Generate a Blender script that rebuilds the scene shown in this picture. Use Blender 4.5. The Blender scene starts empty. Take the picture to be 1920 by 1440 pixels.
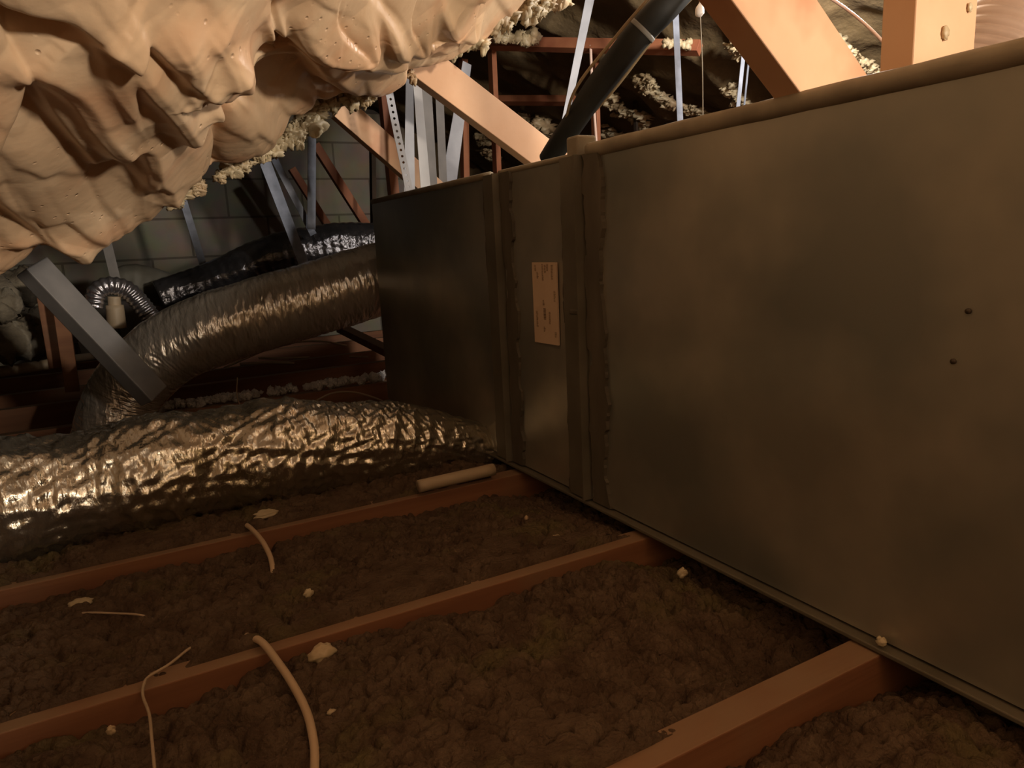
import bpy, math, random
import numpy as np
from mathutils import Vector, Matrix
random.seed(7); rng = np.random.default_rng(11)
S = bpy.context.scene
COL = S.collection

# ------------------------------------------------------------------ camera
FPX = 1340.0; CX = 960.0; CY = 720.0          # focal length and centre for a 1920x1440 frame
def _n(v):
    v = np.asarray(v, float); return v / np.linalg.norm(v)
def _c(px, py): return np.array([px - CX, -(py - CY), -FPX])
_Y = _n(_c(203, 490)); _Z = -_c(1256, 7225); _Z = _n(_Z - _Y * _Z.dot(_Y)); _X = np.cross(_Y, _Z)
RW = np.array([_X, _Y, _Z])                   # camera -> world rotation, camera at the origin
cam = bpy.data.cameras.new('camera'); camo = bpy.data.objects.new('camera', cam); COL.objects.link(camo)
cam.sensor_fit = 'HORIZONTAL'; cam.sensor_width = 36.0; cam.lens = FPX / 1920.0 * 36.0
cam.clip_start = 0.01; cam.clip_end = 50
M4 = Matrix.Identity(4)
for i in range(3):
    for j in range(3): M4[i][j] = RW[i][j]
camo.matrix_world = M4
S.camera = camo
# ------------------------------------------------------------------ world, lights, exposure
wd = bpy.data.worlds.new('world'); S.world = wd; wd.use_nodes = True
wd.node_tree.nodes['Background'].inputs[0].default_value = (1.0, 0.72, 0.5, 1)
wd.node_tree.nodes['Background'].inputs[1].default_value = 0.010
S.view_settings.view_transform = 'Standard'; S.view_settings.look = 'None'
S.view_settings.exposure = 0.45; S.view_settings.gamma = 1.0; S.view_settings.use_curve_mapping = False
def lamp(name, loc, power, color, size):
    l = bpy.data.lights.new(name, 'POINT'); l.energy = power; l.color = color; l.shadow_soft_size = size
    o = bpy.data.objects.new(name, l); COL.objects.link(o); o.location = loc; return o
KEY = (1.12, -1.8, 0.36)
lamp('attic_bulb', KEY, 210.0, (1.0, 0.86, 0.71), 0.10)
lamp('attic_bulb_rear', (1.70, 1.20, 0.62), 25.0, (1.0, 0.93, 0.86), 0.04)

# ------------------------------------------------------------------ helpers
def W(px, py, x=None, y=None, z=None):
    """point of the place seen at a photo pixel, on the plane x=, y= or z="""
    r = RW @ _c(px, py) / FPX
    t = x / r[0] if x is not None else y / r[1] if y is not None else z / r[2]
    return r * t
def tag(o, label=None, cat=None, group=None, kind=None):
    if label: o['label'] = label
    if cat: o['category'] = cat
    if group: o['group'] = group
    if kind: o['kind'] = kind
    return o
def mesh_obj(name, verts, faces, mat, parent=None, smooth=False):
    me = bpy.data.meshes.new(name)
    verts = np.asarray(verts, float)
    me.from_pydata([tuple(v) for v in verts.tolist()], [], [tuple(f) for f in faces])
    me.update()
    if smooth: me.polygons.foreach_set('use_smooth', [True] * len(me.polygons))
    if mat: me.materials.append(mat)
    o = bpy.data.objects.new(name, me); COL.objects.link(o)
    if parent is not None:
        o.parent = parent; o.matrix_parent_inverse = parent.matrix_world.inverted() if False else Matrix.Translation(-parent.location)
    return o
def empty(name, loc):
    o = bpy.data.objects.new(name, None); COL.objects.link(o); o.location = tuple(loc); o.empty_display_size = .05; return o
def grid_mesh(name, P, mat, parent=None, wrap_u=False, smooth=True, caps=False):
    """P: (n, m, 3) array; wrap_u closes the second index"""
    n, m = P.shape[:2]
    idx = np.arange(n * m).reshape(n, m)
    if wrap_u:
        a = idx[:-1, :]; b = idx[1:, :]; a2 = np.roll(a, -1, 1); b2 = np.roll(b, -1, 1)
        F = np.stack([a, a2, b2, b], -1).reshape(-1, 4)
    else:
        F = np.stack([idx[:-1, :-1], idx[:-1, 1:], idx[1:, 1:], idx[1:, :-1]], -1).reshape(-1, 4)
    me = bpy.data.meshes.new(name)
    faces = F.tolist()
    if caps: faces.append(idx[0, ::-1].tolist()); faces.append(idx[-1, :].tolist())
    me.from_pydata(P.reshape(-1, 3).tolist(), [], faces); me.update()
    if smooth: me.polygons.foreach_set('use_smooth', [True] * len(me.polygons))
    if mat: me.materials.append(mat)
    o = bpy.data.objects.new(name, me); COL.objects.link(o)
    if parent is not None:
        o.parent = parent; o.matrix_parent_inverse = Matrix.Translation(-parent.location)
    return o
def box(name, lo, hi, mat, parent=None, bevel=0.0, seg=2):
    lo = np.array(lo, float); hi = np.array(hi, float)
    v = [(a, b, c) for a in (lo[0], hi[0]) for b in (lo[1], hi[1]) for c in (lo[2], hi[2])]
    f = [(0, 1, 3, 2), (4, 6, 7, 5), (0, 4, 5, 1), (2, 3, 7, 6), (0, 2, 6, 4), (1, 5, 7, 3)]
    o = mesh_obj(name, v, f, mat, parent)
    if bevel:
        b = o.modifiers.new('b', 'BEVEL'); b.width = bevel; b.segments = seg
    return o
def bar(name, p0, p1, w, t, nrm, mat, parent=None, bevel=0.0015, w1=None, n=10, warp=0.0):
    """bar from p0 to p1; wide face (w) looks along nrm, thickness t behind it"""
    p0 = np.array(p0, float); p1 = np.array(p1, float); d = _n(p1 - p0)
    nrm = np.array(nrm, float); nrm = _n(nrm - d * nrm.dot(d)); s = np.cross(d, nrm)
    w1 = w if w1 is None else w1
    rings = []
    ph = rng.uniform(0, 6, 2)
    for i in range(n + 1):
        a = i / n; c = p0 + (p1 - p0) * a
        c = c + s * warp * math.sin(a * 3.1 + ph[0]) + nrm * warp * math.sin(a * 2.3 + ph[1])
        ww = (w + (w1 - w) * a) / 2
        rings.append([c + s * ww, c - s * ww, c - s * ww - nrm * t, c + s * ww - nrm * t])
    o = grid_mesh(name, np.array(rings), mat, parent, wrap_u=True, smooth=False, caps=True)
    if bevel:
        b = o.modifiers.new('b', 'BEVEL'); b.width = bevel; b.segments = 2; b.limit_method = 'ANGLE'
    return o
def spline(pts, n):
    pts = np.array(pts, float); m = len(pts)
    P = np.vstack([2 * pts[0] - pts[1], pts, 2 * pts[-1] - pts[-2]])
    out = []
    for q in np.linspace(0, m - 1 - 1e-9, n):
        i = int(q); t = q - i; a, b, c, d = P[i:i + 4]
        out.append(.5 * ((2 * b) + (c - a) * t + (2 * a - 5 * b + 4 * c - d) * t * t + (-a + 3 * b - 3 * c + d) * t ** 3))
    return np.array(out)
def frames(C):
    T = np.gradient(C, axis=0); T /= np.linalg.norm(T, axis=1)[:, None]
    up = np.array([0, 0, 1.0]) if abs(T[0][2]) < .9 else np.array([0, 1.0, 0])
    N = []; v = _n(up - T[0] * up.dot(T[0]))
    for t in T:
        v = _n(v - t * v.dot(t)); N.append(v)
    N = np.array(N); B = np.cross(T, N); return T, N, B
def tube(name, pts, r, mat, parent=None, n=40, m=10, fn=None, caps=True, smooth=True):
    """r: number or list per control point; fn(s01, th, arc) -> radius factor arrays"""
    C = spline(pts, n); T, N, B = frames(C)
    if np.ndim(r): R = np.interp(np.linspace(0, 1, n), np.linspace(0, 1, len(r)), r)
    else: R = np.full(n, float(r))
    th = np.linspace(0, 2 * np.pi, m, endpoint=False)
    arc = np.concatenate([[0], np.cumsum(np.linalg.norm(np.diff(C, axis=0), axis=1))])
    TH, AR = np.meshgrid(th, arc); RR = R[:, None] * np.ones_like(TH)
    if fn is not None: RR = RR * fn(TH, AR)
    P = C[:, None, :] + RR[..., None] * (np.cos(TH)[..., None] * N[:, None, :] + np.sin(TH)[..., None] * B[:, None, :])
    return grid_mesh(name, P, mat, parent, wrap_u=True, caps=caps, smooth=smooth)
# numpy noise
_perm = rng.permutation(4096); _g = rng.uniform(0, 2 * np.pi, 4096)
def perlin(x, y, seed=0):
    x = np.asarray(x, float) + seed * 17.31; y = np.asarray(y, float) + seed * 9.77
    xi = np.floor(x).astype(int); yi = np.floor(y).astype(int); xf = x - xi; yf = y - yi
    def g(i, j, dx, dy):
        a = _g[_perm[(_perm[i & 4095] + j) & 4095]]; return np.cos(a) * dx + np.sin(a) * dy
    u = xf ** 3 * (xf * (xf * 6 - 15) + 10); v = yf ** 3 * (yf * (yf * 6 - 15) + 10)
    a = g(xi, yi, xf, yf); b = g(xi + 1, yi, xf - 1, yf); c = g(xi, yi + 1, xf, yf - 1); d = g(xi + 1, yi + 1, xf - 1, yf - 1)
    return ((a + u * (b - a)) + v * ((c + u * (d - c)) - (a + u * (b - a)))) * 1.5
def fbm(x, y, o=4, seed=0):
    s = 0; a = 1
    for k in range(o): s = s + a * perlin(x * 2 ** k, y * 2 ** k, seed + k); a *= .5
    return s
def worley(x, y, seed=0):
    """F1, F2 distances"""
    x = np.asarray(x, float) + seed * 31.7; y = np.asarray(y, float) + seed * 12.9
    xi = np.floor(x).astype(int); yi = np.floor(y).astype(int)
    f1 = np.full(x.shape, 9.0); f2 = np.full(x.shape, 9.0)
    for di in (-1, 0, 1):
        for dj in (-1, 0, 1):
            i = xi + di; j = yi + dj; h = _perm[(_perm[i & 4095] + j) & 4095]; h2 = _perm[(h + 77) & 4095]
            d = np.hypot(i + h / 4096.0 - x, j + h2 / 4096.0 - y)
            f2 = np.where(d < f1, f1, np.minimum(f2, d)); f1 = np.minimum(f1, d)
    return f1, f2

# ------------------------------------------------------------------ materials
def mat(name, c1, c2=None, scale=8, rough=.7, metal=0.0, bump=0.0, bscale=60, stretch=(1, 1, 1), detail=6,
        ramp=(.35, .65), rvar=0.0, sss=0.0, spec=.5, bdist=.002, c3=None, s3=3, r3=(.55, .7), coat=0, btex='noise'):
    m = bpy.data.materials.new(name); m.use_nodes = True; nt = m.node_tree; N = nt.nodes; L = nt.links
    b = N['Principled BSDF']; tc = N.new('ShaderNodeTexCoord'); mp = N.new('ShaderNodeMapping')
    mp.inputs['Scale'].default_value = stretch; L.new(tc.outputs['Object'], mp.inputs[0])
    b.inputs['Roughness'].default_value = rough; b.inputs['Metallic'].default_value = metal
    b.inputs['Specular IOR Level'].default_value = spec
    if coat: b.inputs['Coat Weight'].default_value = coat; b.inputs['Coat Roughness'].default_value = .15
    no = N.new('ShaderNodeTexNoise'); no.inputs['Scale'].default_value = scale; no.inputs['Detail'].default_value = detail
    L.new(mp.outputs[0], no.inputs[0])
    rp = N.new('ShaderNodeValToRGB'); rp.color_ramp.elements[0].position = ramp[0]; rp.color_ramp.elements[1].position = ramp[1]
    rp.color_ramp.elements[0].color = (*c1, 1); rp.color_ramp.elements[1].color = (*(c2 or c1), 1)
    L.new(no.outputs['Fac'], rp.inputs[0]); out = rp.outputs[0]
    if c3:
        n3 = N.new('ShaderNodeTexNoise'); n3.inputs['Scale'].default_value = s3; n3.inputs['Detail'].default_value = 4
        L.new(tc.outputs['Object'], n3.inputs[0])
        r_ = N.new('ShaderNodeValToRGB'); r_.color_ramp.elements[0].position = r3[0]; r_.color_ramp.elements[1].position = r3[1]
        L.new(n3.outputs['Fac'], r_.inputs[0])
        mx = N.new('ShaderNodeMix'); mx.data_type = 'RGBA'; L.new(r_.outputs[0], mx.inputs[0]); L.new(out, mx.inputs[6])
        mx.inputs[7].default_value = (*c3, 1); out = mx.outputs[2]
    L.new(out, b.inputs['Base Color'])
    if rvar:
        mr = N.new('ShaderNodeMapRange'); mr.inputs[3].default_value = rough - rvar; mr.inputs[4].default_value = rough + rvar
        n2 = N.new('ShaderNodeTexNoise'); n2.inputs['Scale'].default_value = scale * .7; n2.inputs['Detail'].default_value = 5
        L.new(tc.outputs['Object'], n2.inputs[0]); L.new(n2.outputs['Fac'], mr.inputs[0]); L.new(mr.outputs[0], b.inputs['Roughness'])
    if bump:
        if btex == 'noise':
            nb = N.new('ShaderNodeTexNoise'); nb.inputs['Scale'].default_value = bscale; nb.inputs['Detail'].default_value = 6
        else:
            nb = N.new('ShaderNodeTexVoronoi'); nb.inputs['Scale'].default_value = bscale
        L.new(mp.outputs[0], nb.inputs[0])
        bp = N.new('ShaderNodeBump'); bp.inputs['Strength'].default_value = bump; bp.inputs['Distance'].default_value = bdist
        L.new(nb.outputs[0], bp.inputs['Height']); L.new(bp.outputs[0], b.inputs['Normal'])
    if sss:
        b.inputs['Subsurface Weight'].default_value = sss; b.inputs['Subsurface Radius'].default_value = (.02, .01, .005)
        b.inputs['Subsurface Scale'].default_value = .3
    return m
def foam_mat(name, base, hi, pits=True, rough=.38):
    m = mat(name, base, hi, scale=9, rough=rough, bump=.35, bscale=35, bdist=.004, c3=tuple(c * f for c, f in zip(base, (1.02, .86, .80))), s3=7, r3=(.5, .72))
    nt = m.node_tree; N = nt.nodes; L = nt.links; b = N['Principled BSDF']
    if pits:
        bp0 = b.inputs['Normal'].links[0].from_node
        tc = [n for n in N if n.type == 'TEX_COORD'][0]
        v = N.new('ShaderNodeTexVoronoi'); v.inputs['Scale'].default_value = 55; L.new(tc.outputs['Object'], v.inputs[0])
        mr = N.new('ShaderNodeMapRange'); mr.inputs[1].default_value = .0; mr.inputs[2].default_value = .17; L.new(v.outputs['Distance'], mr.inputs[0])
        nn = N.new('ShaderNodeTexNoise'); nn.inputs['Scale'].default_value = 8; L.new(tc.outputs['Object'], nn.inputs[0])
        gt = N.new('ShaderNodeMapRange'); gt.inputs[1].default_value = .5; gt.inputs[2].default_value = .62; L.new(nn.outputs['Fac'], gt.inputs[0])
        inv = N.new('ShaderNodeMath'); inv.operation = 'SUBTRACT'; inv.inputs[0].default_value = 1; L.new(mr.outputs[0], inv.inputs[1])
        mu = N.new('ShaderNodeMath'); mu.operation = 'MULTIPLY'; L.new(inv.outputs[0], mu.inputs[0]); L.new(gt.outputs[0], mu.inputs[1])
        bp = N.new('ShaderNodeBump'); bp.invert = True; bp.inputs['Strength'].default_value = .8; bp.inputs['Distance'].default_value = .003
        L.new(mu.outputs[0], bp.inputs['Height']); L.new(bp0.outputs[0], bp.inputs['Normal']); L.new(bp.outputs[0], b.inputs['Normal'])
    return m
M = {}
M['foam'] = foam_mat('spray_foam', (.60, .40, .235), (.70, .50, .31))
M['foam_pale'] = foam_mat('pale_foam', (.44, .35, .21), (.56, .47, .30), rough=.5)
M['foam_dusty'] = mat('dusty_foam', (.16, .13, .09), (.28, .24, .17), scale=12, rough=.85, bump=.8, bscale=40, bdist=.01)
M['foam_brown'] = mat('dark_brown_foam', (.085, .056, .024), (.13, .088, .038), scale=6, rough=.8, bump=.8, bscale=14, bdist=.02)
M['wood'] = mat('framing_wood', (.62, .36, .20), (.72, .46, .28), scale=5, rough=.65, stretch=(1, 1, 1), bump=.15, bscale=60, c3=(.56, .28, .15), s3=6)
M['wood_red'] = mat('reddish_framing_wood', (.30, .10, .045), (.40, .16, .075), scale=6, rough=.7, bump=.2, bscale=50, c3=(.24, .07, .035), s3=5)
M['joist'] = mat('joist_wood', (.19, .075, .034), (.28, .125, .056), scale=5, stretch=(.35, 6, 6), rough=.7, bump=.25, bscale=30, c3=(.22, .12, .062), s3=4)
M['galv'] = mat('galvanised_sheet', (.31, .295, .235), (.45, .415, .32), scale=5, rough=.33, metal=.58, rvar=.07, bump=.05, bscale=25, bdist=.002, c3=(.24, .24, .20), s3=3.0, r3=(.42, .62))
M['galv_cleat'] = mat('dull_drive_cleat', (.13, .115, .08), (.18, .16, .115), scale=10, rough=.55, metal=.35, rvar=.08)
M['mastic'] = mat('grey_mastic', (.075, .062, .042), (.12, .10, .068), scale=22, rough=.72, bump=.4, bscale=70, stretch=(1, 1, .25), bdist=.002)
M['bead'] = mat('dusty_duct_edge', (.22, .185, .125), (.30, .255, .175), scale=20, rough=.75, bump=.2, bscale=60)
M['foil'] = mat('crinkled_foil', (.58, .53, .42), (.70, .64, .52), scale=9, rough=.2, metal=.93, rvar=.08, bump=.8, bscale=30, bdist=.006, detail=4, stretch=(2.2, 1, 1))
M['foil_fine'] = mat('ribbed_foil', (.68, .62, .53), (.78, .72, .63), scale=9, rough=.2, metal=.6, rvar=.08, bump=1, bscale=11, bdist=.009, stretch=(5, 2.0, 1.2))
M['foil_dark'] = mat('dark_foil_film', (.10, .10, .11), (.17, .165, .17), scale=9, rough=.2, metal=.8, bump=1, bscale=24, bdist=.01)
M['duct_dusty'] = mat('dusty_flex_jacket', (.12, .115, .09), (.18, .17, .135), scale=9, rough=.6, bump=.5, bscale=20, bdist=.006)
M['steel'] = mat('galvanised_strap', (.30, .31, .34), (.38, .39, .42), scale=14, rough=.6, metal=.15, rvar=.08)
M['steel_dull'] = mat('dull_grey_steel', (.15, .14, .13), (.20, .185, .17), scale=14, rough=.6, metal=.2)
M['steel_blue'] = mat('blue_grey_steel', (.12, .135, .17), (.20, .22, .27), scale=20, rough=.5, metal=.3)
M['white_steel'] = mat('bright_white_steel', (.48, .47, .47), (.54, .54, .54), scale=14, rough=.5)
M['black_rubber'] = mat('black_pipe_sleeve', (.010, .011, .010), (.02, .02, .017), scale=14, rough=.6, bump=.2, bscale=30, spec=.2)
M['ring'] = mat('grey_tape_ring', (.20, .20, .18), (.26, .26, .23), rough=.6)
M['film'] = mat('yellowed_film_edge', (.20, .14, .07), (.26, .19, .10), rough=.4)
M['cable'] = mat('cream_cable_jacket', (.50, .36, .22), (.56, .41, .26), rough=.5)
M['wire'] = mat('thin_cream_wire', (.40, .30, .19), (.46, .34, .22), rough=.5)
M['pink_cable'] = mat('pinkish_cable_jacket', (.6, .42, .34), (.66, .47, .38), rough=.45)
M['pvc'] = mat('dusty_plastic_pipe', (.44, .34, .22), (.50, .39, .26), rough=.5)
M['white'] = mat('white_plastic', (.75, .72, .68), (.82, .78, .74), rough=.4)
M['string'] = mat('string', (.30, .27, .20), (.34, .3, .23), rough=.8)
M['label'] = mat('paper_sticker', (.60, .44, .29), (.66, .49, .33), scale=9, rough=.75)
M['ink'] = mat('faded_ink', (.30, .20, .12), (.36, .25, .15), rough=.8)
M['ink_dark'] = mat('dark_ink', (.20, .13, .08), (.26, .16, .10), rough=.8)
M['dark'] = mat('dark_brown_board', (.03, .02, .012), (.05, .03, .018), rough=.9)  # near-black brown, shared by the roof deck and the dark timbers
M['drywall_red'] = mat('dusty_red_floor_board', (.10, .035, .018), (.15, .06, .03), scale=5, rough=.85, bump=.5, bscale=20, c3=(.07, .03, .018), s3=6)
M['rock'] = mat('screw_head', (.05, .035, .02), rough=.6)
M['insul'] = mat('loose_fill_insulation', (.080, .050, .031), (.13, .088, .056), scale=26, rough=.95, bump=1, bscale=190, bdist=.006, c3=(.12, .095, .042), s3=9, r3=(.55, .72), spec=.1)
M['insul_white'] = mat('white_insulation_bits', (.72, .66, .6), (.8, .75, .7), scale=26, rough=.95, bump=1, bscale=150, bdist=.01)
def dust_top(m, col):
    N = m.node_tree.nodes; L = m.node_tree.links; b = N['Principled BSDF']; src = b.inputs['Base Color'].links[0].from_socket
    tc = N.new('ShaderNodeTexCoord'); sx = N.new('ShaderNodeSeparateXYZ'); L.new(tc.outputs['Normal'], sx.inputs[0])
    no = N.new('ShaderNodeTexNoise'); no.inputs['Scale'].default_value = 12; no.inputs['Detail'].default_value = 5; L.new(tc.outputs['Object'], no.inputs[0])
    ad = N.new('ShaderNodeMath'); ad.operation = 'ADD'; L.new(sx.outputs[2], ad.inputs[0]); L.new(no.outputs['Fac'], ad.inputs[1])
    mr = N.new('ShaderNodeMapRange'); mr.inputs[1].default_value = .85; mr.inputs[2].default_value = 1.75; L.new(ad.outputs[0], mr.inputs[0])
    mx = N.new('ShaderNodeMix'); mx.data_type = 'RGBA'; L.new(mr.outputs[0], mx.inputs[0]); L.new(src, mx.inputs[6]); mx.inputs[7].default_value = (*col, 1); L.new(mx.outputs[2], b.inputs['Base Color'])
dust_top(M['joist'], (.26, .17, .095))
# blocks
def block_mat():
    m = bpy.data.materials.new('concrete_block'); m.use_nodes = True; N = m.node_tree.nodes; L = m.node_tree.links; b = N['Principled BSDF']
    tc = N.new('ShaderNodeTexCoord'); mp = N.new('ShaderNodeMapping'); mp.inputs['Rotation'].default_value = (math.pi / 2, 0, 0); L.new(tc.outputs['Object'], mp.inputs[0])
    br = N.new('ShaderNodeTexBrick'); br.inputs['Scale'].default_value = 1; br.inputs['Brick Width'].default_value = .42; br.inputs['Row Height'].default_value = .21
    br.inputs['Mortar Size'].default_value = .006; br.inputs['Color1'].default_value = (.34, .30, .235, 1); br.inputs['Color2'].default_value = (.29, .26, .20, 1); br.inputs['Mortar'].default_value = (.17, .145, .11, 1)
    L.new(mp.outputs[0], br.inputs[0])
    no = N.new('ShaderNodeTexNoise'); no.inputs['Scale'].default_value = 9; no.inputs['Detail'].default_value = 8; L.new(tc.outputs['Object'], no.inputs[0])
    mx = N.new('ShaderNodeMix'); mx.data_type = 'RGBA'; mx.blend_type = 'MULTIPLY'; mx.inputs[0].default_value = .5
    L.new(br.outputs[0], mx.inputs[6]); L.new(no.outputs['Color'], mx.inputs[7]); L.new(mx.outputs[2], b.inputs['Base Color'])
    bp = N.new('ShaderNodeBump'); bp.inputs['Strength'].default_value = .5; bp.inputs['Distance'].default_value = .01; L.new(br.outputs['Fac'], bp.inputs['Height']); bp.invert = True
    L.new(bp.outputs[0], b.inputs['Normal']); b.inputs['Roughness'].default_value = .9
    return m
M['block'] = block_mat()

# ------------------------------------------------------------------ setting
DX = .71; ZT = .135; ZB = -.465; FZ = -.479; DW = .38     # duct face plane, top, bottom; joist tops; duct width
JY = [-.362, .045, .451, .858, 1.264, 1.67, 2.076, 2.482, 2.888, 3.294, 3.70, 4.106]
WY = 4.40
tag(box('floor', (-2.6, -3.2, -.66), (4.2, WY + .1, -.59), M['drywall_red']), 'reddish brown ceiling boards below the joists', 'floor', kind='structure')
tag(box('wall_back', (-2.6, WY, -.6), (1.72, WY + .12, .80), M['block']), 'grey concrete block wall at the far end', 'wall', kind='structure')
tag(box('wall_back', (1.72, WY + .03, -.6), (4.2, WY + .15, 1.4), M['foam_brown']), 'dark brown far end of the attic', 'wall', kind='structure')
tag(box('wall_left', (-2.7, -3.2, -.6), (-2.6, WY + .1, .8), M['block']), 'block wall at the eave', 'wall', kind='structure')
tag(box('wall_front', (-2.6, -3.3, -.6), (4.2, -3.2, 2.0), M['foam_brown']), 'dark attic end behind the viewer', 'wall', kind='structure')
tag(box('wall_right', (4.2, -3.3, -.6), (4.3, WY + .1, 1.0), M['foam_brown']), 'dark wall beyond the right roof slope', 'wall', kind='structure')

# near foam covered roof slope (hip) ---------------------------------------
P1 = W(0, 0, y=.75); P2 = W(0, 520, y=1.45); P3 = W(1060, 0, y=1.70)
E1 = _n(P3 - P2); NR = np.cross(P3 - P2, P1 - P2); NR = _n(NR)
if NR.dot(-P2) < 0: NR = -NR                                   # towards the camera
E2 = _n(np.cross(NR, E1));
if E2.dot(P1 - P2) < 0: E2 = -E2
def uv(px, py):
    r = RW @ _c(px, py); t = P2.dot(NR) / r.dot(NR); p = r * t - P2; return np.array([p.dot(E1), p.dot(E2)])
U0, U1 = -1.1, 3.0; V1 = 3.2
def stretch_lin(a, b, c, d, n1, n2, n3):
    return np.concatenate([np.linspace(a, b, n1, endpoint=False), np.linspace(b, c, n2, endpoint=False), np.linspace(c, d, n3)])
uu = stretch_lin(U0, -.25, 1.55, U1, 60, 860, 70)
vv = stretch_lin(-.0, .85, .86, V1, 480, 2, 80)
UU, VV = np.meshgrid(uu, vv, indexing='ij')
# warp the boundary
edge = .022 * fbm(uu * 7, uu * 0, 3, 3) + .012 * perlin(uu * 30, uu * 0, 5)
VVe = VV + edge[:, None] * np.exp(-VV / .08)
wx = UU + .03 * perlin(UU * 6, VV * 6, 21); wy = VVe + .03 * perlin(UU * 6, VV * 6, 22)
PB = P2 + UU[..., None] * E1 + VV[..., None] * E2                # pattern laid out so lobes keep a natural size in view
CB = PB @ RW; dz_ = np.maximum(-CB[..., 2], .12)
QX = CX + FPX * CB[..., 0] / dz_; QY = CY - FPX * CB[..., 1] / dz_
def shingle(x, y, seed, sharp=20):
    """cells that swell toward their lower end and drop off, like overlapping drips"""
    x = x + seed * 31.7; y = y + seed * 12.9
    xi = np.floor(x).astype(int); yi = np.floor(y).astype(int); acc = np.zeros(x.shape); wsum = np.zeros(x.shape) + 1e-9
    for di in (-1, 0, 1):
        for dj in (-1, 0, 1):
            i = xi + di; j = yi + dj; h = _perm[(_perm[i & 4095] + j) & 4095]; h2 = _perm[(h + 77) & 4095]; h3 = _perm[(h + 901) & 4095] / 4096.0
            cx_ = i + h / 4096.0; cy_ = j + h2 / 4096.0; d2 = (x - cx_) ** 2 + (y - cy_) ** 2
            w = np.exp(-sharp * d2); v = .5 * (y - cy_) + .35 * np.sqrt(np.clip(1 - d2, 0, 1)) + .35 * h3
            acc += w * v; wsum += w
    return acc / wsum
wx_ = QX + 26 * perlin(QX / 150, QY / 150, 21); wy_ = QY + 26 * perlin(QX / 150, QY / 150, 22)
ra = math.radians(24); gx = (wx_ * math.cos(ra) - wy_ * math.sin(ra)); gy = (wx_ * math.sin(ra) + wy_ * math.cos(ra))
H = .052 * shingle(gx / 120, gy / 215, 3) + .020 * perlin(QX / 300, QY / 300, 31)
for bx, by, br_, bh in ((60, 330, 110, .026), (478, 245, 62, .030), (180, 420, 70, .018), (640, 60, 70, .012), (350, 100, 70, .012), (760, 40, 50, .014)):
    H += bh * np.exp(-(((QX - bx) / br_) ** 2 + ((QY - by) / br_) ** 2))
near = np.exp(-VV / .16)
H += (.004 + .026 * near) * shingle(wx_ / 46, wy_ / 52, 9, 9)
f1c, _ = worley(wx * 38, wy * 38, 12)
H += (.010 * np.exp(-VV / .07)) * np.sqrt(np.clip(1 - (f1c / .95) ** 2, 0, 1))
# overhanging flaps: (pixel polyline, height, width of the slow side); the high side lies to the LEFT of the walk
FL = [([(0, 128), (40, 146), (80, 148), (120, 172), (150, 215), (190, 250), (243, 250), (248, 330), (245, 400)], .030, .09),
      ([(120, 0), (160, 60), (175, 120), (215, 175), (250, 230)], .022, .05),
      ([(190, 20), (215, 90), (270, 150), (310, 205), (322, 215), (350, 218)], .034, .06),
      ([(270, 0), (298, 50), (296, 90), (322, 130)], .022, .05),
      ([(318, 175), (372, 172), (400, 182), (430, 155), (456, 152), (445, 110), (425, 60), (400, 38), (372, 30)], .045, .06),
      ([(345, 0), (372, 40), (376, 80)], .02, .04),
      ([(480, 0), (505, 60), (512, 105), (535, 110), (530, 60), (520, 0)], .03, .03),
      ([(545, 30), (570, 85), (640, 80), (680, 60), (686, 0)], .042, .05),
      ([(500, 140), (560, 125), (600, 130), (646, 165), (620, 185), (560, 190)], .03, .05),
      ([(710, 0), (712, 60), (735, 68), (775, 70), (800, 0)], .036, .04),
      ([(400, 310), (405, 240), (430, 200), (475, 190), (520, 205), (565, 195)], -.03, .05),
      ([(245, 400), (235, 440), (180, 460), (150, 440)], .02, .05),
      ([(0, 470), (50, 450), (108, 438), (112, 462), (60, 480)], .03, .04),
      ([(248, 340), (300, 350), (350, 335), (392, 310), (400, 300)], .018, .05),
      ([(820, 0), (830, 40), (870, 55), (905, 20)], .03, .04),
      ([(640, 100), (680, 95), (720, 105), (760, 95)], .025, .04),
      ([(0, 300), (30, 380), (60, 420), (120, 440)], -.012, .05)]
Q = np.stack([UU, VV], -1)
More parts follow.
